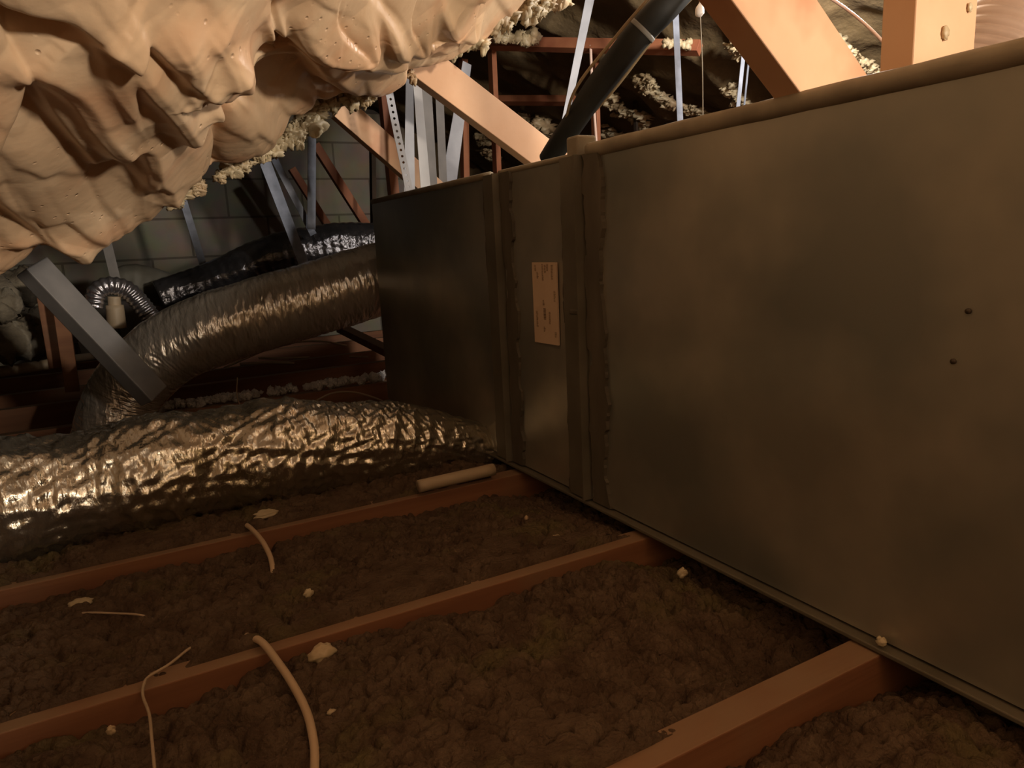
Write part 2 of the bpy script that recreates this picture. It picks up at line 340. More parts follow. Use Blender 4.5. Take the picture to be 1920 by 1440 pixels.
for pl, A, wl in FL:
    p = np.array([uv(*q) for q in pl]); c = spline(np.c_[p, p[:, 0] * 0], 4 * len(pl))[:, :2]
    best = np.full(UU.shape, 9.0); side = np.zeros(UU.shape); endf = np.ones(UU.shape)
    lo = c.min(0) - .3; hi = c.max(0) + .3
    iu = np.where((uu > lo[0]) & (uu < hi[0]))[0]; iv = np.where((vv > lo[1]) & (vv < hi[1]))[0]
    if len(iu) == 0 or len(iv) == 0: continue
    sl = (slice(iu[0], iu[-1] + 1), slice(iv[0], iv[-1] + 1)); q = Q[sl]
    b_ = best[sl]; s_ = side[sl]; e_ = endf[sl]; K = len(c) - 1
    for k in range(K):
        a = c[k]; d = c[k + 1] - a; L2 = d.dot(d) + 1e-12
        t = np.clip(((q - a) @ d) / L2, 0, 1); r_ = q - a - t[..., None] * d
        dd = np.hypot(r_[..., 0], r_[..., 1]); cr = d[0] * (q[..., 1] - a[1]) - d[1] * (q[..., 0] - a[0])
        m_ = dd < b_; b_ = np.where(m_, dd, b_); s_ = np.where(m_, np.sign(cr), s_)
        tt = (k + t) / K; e_ = np.where(m_, np.clip(np.minimum(tt, 1 - tt) * 5, 0, 1), e_)
    # which sign is "left of the walk" in the picture
    mid = len(pl) // 2; pa = np.array(pl[mid - 1], float); pb = np.array(pl[mid], float); dv = pb - pa; nl = np.array([dv[1], -dv[0]]); nl /= np.linalg.norm(nl)
    tst = uv(*((pa + pb) / 2 + nl * 6)); ua = uv(*pa); ub = uv(*pb)
    sg = np.sign((ub - ua)[0] * (tst - ua)[1] - (ub - ua)[1] * (tst - ua)[0])
    high = s_ == sg
    prof = np.where(high, np.exp(-b_ / wl) * (1 - .35 * np.exp(-(b_ / .008) ** 2)), np.exp(-(b_ / .009) ** 1.2) * .65)
    H[sl] += A * prof * e_
for _ in range(2):
    H[1:-1, 1:-1] = .5 * H[1:-1, 1:-1] + .125 * (H[:-2, 1:-1] + H[2:, 1:-1] + H[1:-1, :-2] + H[1:-1, 2:])
roll = np.exp(-(VV / .035) ** 2)                                # curl back at the lower edge
BASE = P2 + UU[..., None] * E1 + (VVe)[..., None] * E2 + (H - .03 - .05 * roll)[..., None] * NR
back = []
for k, (dv, dn) in enumerate([(.004, -.045), (.02, -.09), (.05, -.13), (.3, -.15)]):
    nz = .012 * fbm(uu * 22, uu * 0 + k, 2, 50 + k)
    back.append(P2 + uu[:, None] * E1 + (edge + dv)[:, None] * E2 + (dn + nz - .02)[:, None] * NR)
back = np.stack(back[::-1], 1)
FO = np.concatenate([back, BASE], 1)
fo = grid_mesh('spray_foam', FO, M['foam'])
tag(fo, 'thick lumpy peach coloured spray foam hanging from the near roof slope at upper left', 'spray foam', kind='stuff')
# roof deck above it
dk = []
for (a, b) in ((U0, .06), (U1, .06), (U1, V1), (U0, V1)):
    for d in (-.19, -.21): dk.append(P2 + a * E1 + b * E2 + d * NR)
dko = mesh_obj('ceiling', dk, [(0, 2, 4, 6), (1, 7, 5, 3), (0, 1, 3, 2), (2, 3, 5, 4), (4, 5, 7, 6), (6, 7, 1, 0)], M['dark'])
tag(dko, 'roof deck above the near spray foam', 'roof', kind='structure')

# far right roof slope, dark foam with paler crests along each rafter
RZ = 1.62; RS = .5
def roofz(x): return RZ - RS * x
xs = np.linspace(.55, 4.2, 300); ys = np.linspace(-3.2, WY + .1, 460)
XX, YY = np.meshgrid(xs, ys, indexing='ij')
hh = .05 * fbm(XX * 2.2, YY * 2.2, 3, 61) + .03 * fbm(XX * 8, YY * 8, 2, 62)
dist = np.min(np.abs(YY[..., None] - np.array(JY)[None, None, :]), -1)
hh = hh - .07 * np.exp(-(dist / .045) ** 2)
rs = np.stack([XX, YY, RZ - RS * XX + hh * .7], -1)
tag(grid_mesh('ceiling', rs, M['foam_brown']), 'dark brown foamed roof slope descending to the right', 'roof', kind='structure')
# left far slope (behind the near foam), descends left
xs = np.linspace(-2.6, 1.3, 160); ys = np.linspace(1.9, WY + .1, 120)
XX, YY = np.meshgrid(xs, ys, indexing='ij')
zz = .37 + .48 * XX + .04 * fbm(XX * 5, YY * 5, 3, 71); zz = np.maximum(zz, -.3 + .05 * fbm(XX * 6, YY * 6, 2, 72))
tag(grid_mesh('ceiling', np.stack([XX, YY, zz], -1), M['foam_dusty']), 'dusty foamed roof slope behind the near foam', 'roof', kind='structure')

# ------------------------------------------------------------------ joists
jl = ['wooden ceiling joist behind the viewer', 'wooden ceiling joist under the viewer',
      'reddish wooden joist nearest the viewer at lower right', 'wooden joist crossed by the thick cream cable, second from the viewer',
      'wooden joist just in front of the crumpled foil duct', 'joist hidden behind the crumpled foil duct',
      'dark wooden joist behind the crumpled foil duct', 'joist topped with white insulation bits below the ribbed foil duct']
for i, y in enumerate(JY):
    if i in (0, 1): continue
    sk = {2: .012, 3: -.06, 4: -.0}.get(i, 0)
    o = bar('ceiling_joist', (-2.6, y + .019 - sk * 2.6 / 1.5 * 0, FZ), (3.9, y + .019, FZ), .038, .13, (0, 0, 1), M['joist'], n=24, warp=.004 if i < 5 else .006)
    tag(o, jl[i] if i < 8 else None, 'joist')
    if i >= 8: o['label'] = ['dark joist at the foot of the dark film duct', 'distant joist in front of the block wall, partly hidden', 'distant dark joist second from the block wall', 'farthest joist beside the block wall'][i - 8]

# ------------------------------------------------------------------ loose insulation
xs = np.linspace(-.75, 1.02, 800); ys = np.linspace(.2, 1.68, 680)
XX, YY = np.meshgrid(xs, ys, indexing='ij')
wx = XX + .006 * perlin(XX * 40, YY * 40, 1); wy = YY + .006 * perlin(XX * 40, YY * 40, 2)
a1, _ = worley(wx * 40, wy * 40, 1); a2, _ = worley(wx * 90, wy * 90, 2); a3, _ = worley(wx * 14, wy * 14, 3)
YI = ys.copy(); bay = np.full(YY.shape, .5)
for k in range(len(JY) - 1):
    m_ = (YY >= JY[k] + .019) & (YY < JY[k + 1] + .019); bay = np.where(m_, (YY - JY[k] - .019) / (JY[k + 1] - JY[k]), bay)
zz = FZ - .006 - .022 * bay - .02 * np.clip((bay - .8) / .2, 0, 1) * (perlin(XX * 3, YY * 0, 7) * .8 + .7)
cap = lambda a: np.sqrt(np.clip(1 - (a / .95) ** 2, 0, 1))
zz = zz + .034 * (cap(a1) - .75) * (.6 + .5 * np.clip(perlin(XX * 5, YY * 5, 6) + .5, 0, 1.4)) + .019 * (cap(a2) - .6) + .012 * (cap(a3) - .6) + .016 * fbm(XX * 4, YY * 4, 3, 5)
zz = zz - .05 * np.exp(-((XX - .64) / .08) ** 2) * np.exp(-((YY - .56) / .09) ** 2) * 1.6 - .03 * np.clip((XX - .62) / .1, 0, 1)
jd = np.min(np.abs(YY[..., None] - np.array(JY)[None, None, :] - .0), -1)
zz = np.minimum(zz, FZ + .012); zz = np.where(jd < .02, np.minimum(zz, FZ - .004), zz)
tag(grid_mesh('loose_insulation', np.stack([XX, YY, zz], -1), M['insul']), 'brown clumpy loose fill insulation between the joists', 'insulation', kind='stuff')
def iz(x, y):
    i = int(np.clip(np.searchsorted(np.linspace(-.75, 1.02, 800), x), 0, 799)); j = int(np.clip(np.searchsorted(YI, y), 0, 679)); return float(zz[i, j])

# ------------------------------------------------------------------ big sheet metal duct
Y0 = -2.6; Y1 = W(712, 560, x=DX)[1]
du = empty('sheet_metal_duct', (DX + DW / 2, .6, ZB)); tag(du, 'large rectangular galvanised sheet metal duct running along the joists at right', 'duct')
s1 = W(938, 560, x=DX)[1]; s2 = W(1098, 560, x=DX)[1]
def panel(y0, y1):
    # side sheet with slight oil-canning, closed box section
    n = 60; m = 30; a = np.linspace(y0, y1, n); z = np.linspace(ZB, ZT, m); A, Z = np.meshgrid(a, z, indexing='ij')
    ed = np.clip(np.minimum(np.minimum(A - y0, y1 - A), np.minimum(Z - ZB, ZT - Z)) / .08, 0, 1)
    x = DX + .004 * ed * perlin(A * 3, Z * 3.5, 81)
    f = np.stack([x, A, Z], -1)
    o = grid_mesh('duct_section', f, M['galv'], du)
    me = o.data; 
    return o
secs = [(Y0, s2), (s2, s1), (s1, Y1)]
for a, b in secs:
    o = panel(a, b); o.data.polygons.foreach_set('use_smooth', [True] * len(o.data.polygons))
    # give the sheet its box: top, bottom, back and (last one) the end, as one mesh
    me = o.data; import bmesh
    bm = bmesh.new(); bm.from_mesh(me)
    q = [bm.verts.new(v) for v in ((DX, a, ZT), (DX, b, ZT), (DX + DW, b, ZT), (DX + DW, a, ZT), (DX, a, ZB), (DX, b, ZB), (DX + DW, b, ZB), (DX + DW, a, ZB))]
    bm.faces.new((q[0], q[3], q[2], q[1])); bm.faces.new((q[4], q[5], q[6], q[7])); bm.faces.new((q[3], q[7], q[6], q[2]))
    bm.faces.new((q[1], q[2], q[6], q[5])); bm.faces.new((q[0], q[4], q[7], q[3]))
    bm.to_mesh(me); bm.free()
def strip_face(name, ya, yb, thick, m, jag=0.0, z0=ZB, z1=ZT, seed=0, raised=0):
    n = 120; z = np.linspace(z0, z1, n)
    ja = jag * (fbm(z * 14, z * 0, 4, 90 + seed) + .8 * np.sign(perlin(z * 9, z * 0, seed + 3)) * .3); jb = jag * (fbm(z * 13, z * 0, 4, 95 + seed) + .8 * np.sign(perlin(z * 7, z * 0, seed + 9)) * .3)
    A = ya + ja; B = yb + jb; xf = DX - thick; k = .0015
    P = np.stack([np.stack([np.full(n, DX + .002), A, z], -1), np.stack([np.full(n, xf), A + k * np.sign(B - A), z], -1),
                  np.stack([np.full(n, xf), B - k * np.sign(B - A), z], -1), np.stack([np.full(n, DX + .002), B, z], -1)], 1)
    return grid_mesh(name, P, m, du, wrap_u=True, smooth=False, caps=True)
# seam far: mastic left and right plus flange
def yy(px, py=560): return W(px, py, x=DX)[1]
def seam(pl0, pc0, pc1, pr1, k, py):
    a, b, c, d = [yy(p, py) for p in (pl0, pc0, pc1, pr1)]
    tag(strip_face('mastic_band', b + .004, a, .006, M['mastic'], .007, seed=k), 'rough grey sealant band')
    tag(strip_face('mastic_band', d, c - .004, .006, M['mastic'], .011, seed=k + 5), 'rough grey sealant band')
    fl = strip_face('joint_flange', c, b, .012, M['galv_cleat'], 0, seed=k)
    f2_ = strip_face('flange_lip', c - .0015, c + .0045, .020, M['galv_cleat'], 0); f2_.parent = fl; f2_.matrix_parent_inverse = Matrix.Identity(4)
    return fl
seam(921, 926, 950, 971, 1, 560)
seam(1062, 1067, 1101, 1136, 2, 560)
# corner clip standing above the near seam
yc = yy(1085, 300)
cl = box('corner_clip', (DX - .010, yc - .012, ZT - .01), (DX + .03, yc + .022, ZT + .032), M['bead'], du, .004)
box('clip_on_joint', (DX - .014, yy(1090) - .012, -.13), (DX - .002, yy(1090) + .02, -.122), M['mastic'], du, .002)
# rolled top edge
tube('rolled_top_edge', [(DX + .004, Y0, ZT + .004), (DX + .004, .3, ZT + .004), (DX + .004, s2 - .02, ZT + .005)], .0125, M['bead'], du, n=120, m=12,
     fn=lambda th, ar: 1 + .10 * perlin(ar * 12, th, 44))
tube('rolled_top_edge', [(DX + .003, s2 + .03, ZT + .001), (DX + .003, s1 - .02, ZT + .001)], .006, M['bead'], du, n=30, m=8)
tube('rolled_top_edge', [(DX + .003, s1 + .02, ZT + .001), (DX + .003, Y1, ZT + .001)], .008, M['bead'], du, n=30, m=8)
# bottom lip
bar('bottom_flange', (DX - .004, Y0, ZB - .003), (DX - .004, Y1, ZB - .003), .020, .006, (0, 0, 1), M['galv_cleat'], du, n=40, warp=.0006)
box('dark_gap_strip', (DX + .004, Y0, FZ + .0005), (DX + .05, Y1 - .05, ZB - .008), M['rock'], du)  # dark strip filling the dark gap between the duct bottom and the joists
# screws
for px, py in ((1818, 583), (1790, 677)):
    p = W(px, py, x=DX); v = []
    tube('screw', [(DX - .0035, p[1], p[2]), (DX + .002, p[1], p[2])], .0028, M['rock'], du, n=4, m=10)
# label
lb = []
for px, py in ((997, 492), (1042, 492), (1047, 648), (1003, 641)): lb.append(W(px, py, x=DX - .006))
lb = np.array(lb); off = np.array([.0012, 0, 0])
lo_ = mesh_obj('paper_label', np.vstack([lb, lb + off * 3]), [(0, 1, 2, 3), (7, 6, 5, 4), (0, 4, 5, 1), (1, 5, 6, 2), (2, 6, 7, 3), (3, 7, 4, 0)], M['label'], du)
tag(lo_, 'beige paper sticker with faded print, turned sideways')
def lp(a, b): # a across (0 left..1 right), b down
    return lb[0] * (1 - a) * (1 - b) + lb[1] * a * (1 - b) + lb[2] * a * b + lb[3] * (1 - a) * b - np.array([.0006, 0, 0])
ink = [(.12, .03, .10, 'ink'), (.20, .12, .19, 'ink'), (.42, .02, .21, 'ink'), (.52, .03, .12, 'ink'), (.62, .02, .10, 'ink'), (.80, .03, .20, 'ink'),
       (.88, .34, .46, 'ink'), (.42, .46, .52, 'ink'), (.44, .56, .685, 'ink_dark'), (.66, .60, .74, 'ink'), (.42, .79, .85, 'ink'), (.12, .60, .80, 'ink'), (.88, .84, .90, 'ink')]
groups = {'ink': [], 'ink_dark': []}
for a, b0, b1, k in ink:
    # each line of print is a run of small marks, like lettering read sideways
    bb = b0
    while bb < b1:
        h_ = random.uniform(.008, .014); w_ = random.uniform(.05, .085) if k == 'ink' else .10
        groups[k].append([lp(a, bb), lp(a + w_, bb), lp(a + w_, bb + h_), lp(a, bb + h_)]); bb += h_ + .006
for k, g in groups.items():
    v = [p for q in g for p in q]; f = [(4 * i, 4 * i + 1, 4 * i + 2, 4 * i + 3) for i in range(len(g))]
    o = mesh_obj('print', v, f, M[k]); o['kind'] = 'stuff'; o.parent = lo_; o.matrix_parent_inverse = Matrix.Identity(4)
bpy.context.view_layer.update()

# ------------------------------------------------------------------ foil ducts
def crumple(th, ar):
    c = np.cos(th); s = np.sin(th)
    w = .05 * fbm(ar * 5 + 3 * c, 2 * s + ar, 2, 101)
    wr = .6 * perlin(ar * 6, 2 * s + c, 107)
    rd = lambda q: np.clip(1 - np.abs(q) * 2.6, -.6, 1)
    r1 = rd(perlin(ar * 26 + 1.2 * s + wr, 1.7 * c + .8 * th + ar, 102))
    r2 = rd(perlin(ar * 58 - 4 * s + wr, 2.6 * c + 2 * s + ar * 4, 103))
    r3 = rd(perlin(ar * 20 + 5 * s, 5 * c - ar * 14, 104))
    lob = .06 * np.cos(ar * 2 * np.pi / .235 + .5 * wr)
    return 1 + w + .036 * r1 + .018 * r2 + .026 * r3 + lob
a_pts = [(-1.15, 1.40, -.425), (-.6, 1.43, -.415), (-.2, 1.455, -.408), (.14, 1.475, -.398), (.40, 1.465, -.412), (.58, 1.46, -.437), (.76, 1.465, -.50), (.95, 1.465, -.54)]
A_ = tube('flexible_foil_duct', a_pts, [.112, .112, .110, .105, .095, .075, .05, .045], M['foil'], n=620, m=150, fn=crumple, caps=True)
tag(A_, 'crumpled silver foil flexible duct lying across the floor in front', 'flexible duct', 'foil flexible ducts')
del A_['group']
def ribbed(th, ar):
    c = np.cos(th); s = np.sin(th)
    return 1 + .022 * fbm(ar * 5 + c, 2 * s, 2, 111) + .014 * perlin(ar * 42 + 1.0 * s, 1.4 * c, 112) + .017 * (1 - 2 * np.abs(perlin(ar * 80 + 2 * s, 3.0 * c, 113)))
yb = 2.30
b_pts = [W(1000, 445, y=2.34), W(720, 522, y=yb), W(600, 557, y=yb), W(480, 592, y=yb), W(380, 625, y=yb), W(300, 668, y=yb + .02)]
b_r = [.117, .117, .115, .112, .108, .103]
b_pts += [W(236, 738, y=yb + .04), W(212, 815, y=yb + .02), W(200, 905, y=yb + .0)]
b_r += [.100, .103, .110]
Bd = tube('flexible_foil_duct', b_pts, b_r, M['foil_fine'], n=560, m=130, fn=ribbed)
tag(Bd, 'smooth ribbed silver foil duct bending down at its left end, behind the crumpled one', 'flexible duct')
# dark film duct far behind
def film(th, ar):
    return 1 + .05 * fbm(ar * 6, 2 * np.cos(th), 3, 121) + .010 * np.cos(ar * 2 * np.pi / .035)
D_ = tube('flexible_foil_duct', [W(300, 560, y=3.1), W(420, 520, y=3.1), W(520, 482, y=3.1), W(620, 462, y=3.1), W(730, 455, y=3.1), W(830, 450, y=3.1)],
          [.07, .08, .095, .095, .09, .09], M['foil_dark'], n=200, m=60, fn=film)
tag(D_, 'dark shiny film wrapped duct behind the ribbed foil duct', 'flexible duct')
E_ = tube('flexible_duct', [W(215, 528, y=3.3), W(250, 528, y=3.3), W(300, 540, y=3.3), W(345, 560, y=3.3), W(420, 590, y=3.3)], [.05, .072, .075, .07, .06], M['duct_dusty'], n=80, m=40, fn=film)
tag(E_, 'dusty dark flexible duct near the block wall at left', 'flexible duct')
H_ = tube('flexible_hose', [W(176, 575, y=2.75), W(182, 548, y=2.75), W(205, 536, y=2.75), W(238, 544, y=2.75), W(268, 575, y=2.75), W(292, 612, y=2.75), W(300, 660, y=2.75)],
          [.028, .030, .030, .031, .031, .031, .031], mat('foil_hose', (.45, .44, .46), (.6, .58, .6), rough=.2, metal=.9, bump=.8, bscale=60, bdist=.005), n=140, m=30,
          fn=lambda th, ar: 1 + .06 * np.cos(ar * 2 * np.pi / .016))
tag(H_, 'thin shiny foil hose arching over a plastic fitting at left', 'hose')
# plastic fitting under the hose
fi = empty('plastic_fitting', W(218, 620, y=2.75)); tag(fi, 'beige plastic fitting standing under the arched foil hose', 'fitting')
tube('cap', [W(214, 556, y=2.75), W(215, 574, y=2.75)], .020, M['pvc'], fi, n=6, m=20)
tube('socket', [W(215, 572, y=2.75), W(219, 615, y=2.75)], [.027, .03], M['pvc'], fi, n=6, m=20)
# grey wire ribbed flex duct upper right
def wires(th, ar): return 1 + .035 * np.abs(np.cos(ar * np.pi / .016)) + .01 * perlin(ar * 5, 2 * np.cos(th), 5)
G_ = tube('flexible_duct', [(1.60, .90, .16), (1.62, .89, .25), (1.70, .87, .35), (1.86, .85, .42), (2.15, .84, .45)], [.13, .13, .13, .13, .13],
          mat('clear_wire_ribbed_jacket', (.36, .25, .18), (.46, .33, .25), rough=.35, bump=.3, bscale=60, spec=.7), n=900, m=60, fn=wires)
tag(G_, 'pinkish grey wire ribbed duct behind the upright post at top right', 'flexible duct')

# ------------------------------------------------------------------ timber webs
def web(name, a, b, ya, yb_, w, t, m, label, cat='timber', w1=None, nrm=(0, -1, 0), **k):
    o = bar(name, W(*a, y=ya), W(*b, y=yb_), w, t, nrm, m, w1=w1, **k); tag(o, label, cat); return o
web('roof_strut', (760, 90), (1075, 330), 1.70, 1.70, .085, .038, M['wood'], 'reddish diagonal timber strut passing behind the duct beside the black pipe')
web('roof_strut', (640, 200), (835, 372), 2.12, 2.12, .070, .038, M['wood'], 'shorter orange timber strut behind the perforated strap')
p = W(1767, 100, y=.466)
post = box('wooden_post', (.936, .600, ZT + .001), (1.070, .647, .85), M['wood'], None, .002); tag(post, 'upright pale timber post standing behind the duct edge at top right', 'timber')
o = bar('roof_strut', np.array([.785, .585, ZT - .0]) + np.array([.012, 0, .003]), W(1372, -120, y=.585), .092, .038, (0, -1, 0), M['wood'])
tag(o, 'pale diagonal timber strut left of the upright post', 'timber')
for px, py, yv, r_, lb_ in ((1773, 62, .597, .0075, 'hardened cream foam drip stuck on the upright post'), (1819, 14, .597, .005, 'tiny foam drip at the edge of the upright post')):
    q = W(px, py, y=yv); n = 24; m = 16
    th = np.linspace(0, 2 * np.pi, m, endpoint=False); ph = np.linspace(.001, np.pi - .001, n)
    PH, TH = np.meshgrid(ph, th, indexing='ij')
    rr = r_ * (1 + .25 * perlin(np.cos(TH) * 2 * np.sin(PH) + 5, PH * 2, 3))
    P = q + np.stack([rr * .8 * np.sin(PH) * np.cos(TH), rr * .5 * np.sin(PH) * np.sin(TH), rr * 1.2 * np.cos(PH)], -1)
    tag(grid_mesh('foam_drip', P, M['foam_pale'], wrap_u=True), lb_, 'foam drip')
# distant timbers
web('roof_web', (592, 270), (700, 440), 3.6, 3.6, .04, .038, M['wood_red'], 'reddish diagonal timber in front of the block wall, longer of two')
web('roof_web', (548, 315), (630, 445), 3.8, 3.8, .035, .038, M['wood_red'], 'reddish diagonal timber in front of the block wall, shorter of two')
web('roof_web', (700, 240), (704, 500), 3.3, 3.3, .02, .038, M['dark'], 'dark upright timber at the edge of the block wall, left of the straps')
web('roof_web', (722, 170), (745, 400), 2.5, 2.5, .032, .038, M['wood_red'], 'dark red upright timber behind the perforated strap')
web('roof_web', (926, 85), (938, 360), 2.7, 2.7, .022, .038, M['wood_red'], 'thin upright timber behind the reddish strut')
web('roof_web', (872, 110), (876, 360), 2.9, 2.9, .028, .038, M['wood_red'], 'thin dark timber behind the blue grey strap')
web('roof_web', (1119, 90), (1125, 330), 2.4, 2.4, .018, .038, M['wood_red'], 'thin orange timber behind the black pipe')
web('roof_web', (1190, 80), (1197, 300), 2.6, 2.6, .010, .02, M['dark'], 'thin dark timber right of the black pipe')
web('roof_web', (1247, 90), (1254, 300), 2.6, 2.6, .010, .02, M['dark'], 'thin dark timber beside the blue strap')
web('roof_purlin', (880, 76), (1310, 84), 2.78, 1.94, .040, .038, M['wood_red'], 'reddish horizontal board near the roof at the far end')
web('roof_purlin', (915, 184), (1075, 184), 3.2, 2.72, .032, .038, M['wood_red'], 'short horizontal board low at the far end behind the reddish strut')
web('wooden_stud', (84, 525), (112, 690), 2.75, 2.75, .060, .038, M['joist'], 'dark orange timber under the foam edge, left of two', warp=0)
web('wooden_stud', (108, 545), (136, 735), 2.65, 2.65, .040, .038, M['joist'], 'bright orange timber under the foam edge beside the grey brace', warp=0)
web('wooden_board', (640, 610), (760, 668), 3.25, 2.6, .05, .03, M['joist'], 'short board lying beneath the ribbed foil duct next to the duct end', nrm=(0, 0, 1))

# ------------------------------------------------------------------ grey brace in front of the ribbed duct
pa = W(88, 512, y=1.98); pb = W(300, 738, y=1.98); d = _n(pb - pa)
br = bar('metal_brace', pa - d * .03, pb, .068, .042, (.25, -.62, .75), M['steel_dull'], bevel=.003)
tag(br, 'dull grey metal brace running down from the foam in front of the ribbed foil duct', 'brace')

# ------------------------------------------------------------------ straps
def strap(a, b, yv, wpx, m, label, yv2=None, wpx2=None, name='metal_strap', curl=0):
    yv2 = yv if yv2 is None else yv2; p0 = W(*a, y=yv); p1 = W(*b, y=yv2)
    w = wpx / FPX * yv * 1.1; w1 = (wpx2 or wpx) / FPX * yv2 * 1.1
    o = bar(name, p0, p1, w, .0015, (random.uniform(-.1, .3), -1, random.uniform(-.05, .2)), m, w1=w1, bevel=0, warp=curl); tag(o, label, 'strap'); return o
# perforated strap with real holes
def perforated(a, b, yv, w, nh):
    p0 = W(*a, y=yv); p1 = W(*b, y=yv); p1 = p0 + (p1 - p0) * .985; d = _n(p1 - p0); s = _n(np.cross(d, (0, -1, 0))); nn = np.cross(d, s); L_ = np.linalg.norm(p1 - p0); c = L_ / nh
    V = []; F = []
    for i in range(nh):
        o_ = p0 + d * c * (i + .5); bend = nn * .004 * math.sin(i / nh * 5)
        k = len(V); r = w * .17; ca_ = math.atan2(c / 2, w / 2); AN = sorted([0, ca_, math.pi / 2, math.pi - ca_, math.pi, math.pi + ca_, 1.5 * math.pi, 2 * math.pi - ca_] + [ca_ / 2, math.pi - ca_ / 2, math.pi + ca_ / 2, 2 * math.pi - ca_ / 2]); K = len(AN)
        for j in range(K):
            an = AN[j]; ca, sa = math.cos(an), math.sin(an)
            q = min((w / 2) / max(abs(ca), 1e-6), (c / 2) / max(abs(sa), 1e-6))
            for rad in (r, q):
                for tz in (0, .0014): V.append(o_ + bend + s * ca * rad + d * sa * rad + nn * tz)
        for j in range(K):
            a0 = k + 4 * j; b0 = k + 4 * ((j + 1) % K)
            F += [(a0, a0 + 2, b0 + 2, b0), (a0 + 1, b0 + 1, b0 + 3, a0 + 3), (a0, b0, b0 + 1, a0 + 1), (a0 + 2, a0 + 3, b0 + 3, b0 + 2)]
    return mesh_obj('perforated_strap', V, F, M['steel'])
o = perforated((718, 105), (769, 372), 1.86, .021, 22); tag(o, 'perforated metal hanging strap full of holes, at the far end of the duct', 'strap')
strap((768, 120), (768, 364), 1.95, 12, M['steel'], 'narrow grey strap just right of the perforated strap', wpx2=20)
strap((782, 150), (799, 362), 2.0, 15, M['white_steel'], 'bright whitish strap between the grey ones', wpx2=19)
strap((792, 105), (806, 362), 2.05, 32, M['steel_dull'], 'wide dull grey strap behind the whitish one', wpx2=36)
strap((822, 130), (832, 362), 2.15, 18, M['steel_dull'], 'dark grey strap between the wide dull and the blue grey ones')
strap((876, 118), (838, 368), 2.25, 20, M['steel'], 'wide bluish grey strap leaning left above the duct', wpx2=36)
strap((1112, -30), (1052, 262), 2.12, 20, M['steel'], 'light grey strap slanting beside the black pipe', wpx2=13)
strap((1265, -20), (1277, 260), 1.8, 16, M['steel_blue'], 'mottled blue grey strap right of the black pipe', wpx2=16)
strap((1403, 20), (1380, 240), 1.55, 13, M['steel_blue'], 'dark blue grey strap left of the pale diagonal strut, broader of two')
strap((1412, 40), (1392, 235), 1.62, 6, M['steel_blue'], 'thin dark blue strap behind the broader one')
strap((585, 230), (584, 430), 2.9, 14, M['steel_blue'], 'upright dark strap hanging over the film duct')
strap((508, 285), (588, 440), 2.95, 11, M['steel_blue'], 'slanting dark strap meeting the upright strap')
strap((492, 290), (572, 500), 2.85, 20, M['steel_blue'], 'broad slanting strap reaching the dark film duct', wpx2=18)
strap((342, 370), (388, 520), 3.4, 11, M['steel_blue'], 'thin slanting strap on the block wall, left part')
strap((200, 455), (222, 545), 3.1, 13, M['steel_dull'], 'dark strap above the dusty duct')

# ------------------------------------------------------------------ black pipe
bp = empty('insulated_pipe', W(1045, 285, y=1.45)); tag(bp, 'thick black insulated pipe slanting down behind the duct', 'pipe')
pp = [W(1420, -190, y=1.22), W(1268, -12, y=1.25), W(1200, 62, y=1.30), W(1120, 165, y=1.38), W(1062, 250, y=1.45), W(1030, 300, y=1.52)]
tube('black_sleeve', pp, [.034, .032, .031, .029, .026, .026], M['black_rubber'], bp, n=60, m=28, fn=lambda th, ar: 1 + .05 * perlin(ar * 10, np.cos(th) * 2, 8))
c0 = W(1204, 57, y=1.297); dd = _n(W(1120, 165, y=1.38) - W(1268, -12, y=1.25))
tube('tape_ring', [c0 - dd * .005, c0 + dd * .005], .0335, M['ring'], bp, n=4, m=28)
for dx, r_ in ((-44, .0035), (38, .003)):
    tube('film_edge', [W(1268 + dx, -12, y=1.25), W(1200 + dx * .9, 62, y=1.30), W(1120 + dx * .9, 165, y=1.38), W(1070 + dx * .3, 245, y=1.45)], r_, M['film'], bp, n=30, m=8)

# ------------------------------------------------------------------ pull cord with knob
pc = empty('pull_cord', W(1316, 20, y=1.3)); tag(pc, 'white lamp pull cord knob with a string hanging below it', 'pull cord')
kp = [W(1318, -12, y=1.3), W(1317, -2, y=1.3), W(1315, 8, y=1.3), W(1312, 18, y=1.3), W(1312, 27, y=1.3), W(1313, 32, y=1.3)]
tube('knob', kp, [.006, .0055, .006, .010, .010, .003], M['white'], pc, n=24, m=18)
tube('string', [W(1313, 30, y=1.3), W(1317, 130, y=1.3), W(1318, 232, y=1.3)], .0011, M['string'], pc, n=12, m=6)
o = tube('cable', [W(1530, -20, y=1.1), W(1580, 12, y=1.1), W(1625, 48, y=1.05), W(1668, 92, y=1.0), W(1720, 150, y=1.0)], .0032, M['pink_cable'], n=40, m=10)
tag(o, 'pinkish cable sagging behind the upright post at top right', 'cable')
o = tube('conduit', [W(1107, 85, y=2.3), W(1110, 150, y=2.3), W(1119, 280, y=2.3)], .0055, M['pink_cable'], n=20, m=8); tag(o, 'thin pale conduit left of the thin orange timber', 'conduit')

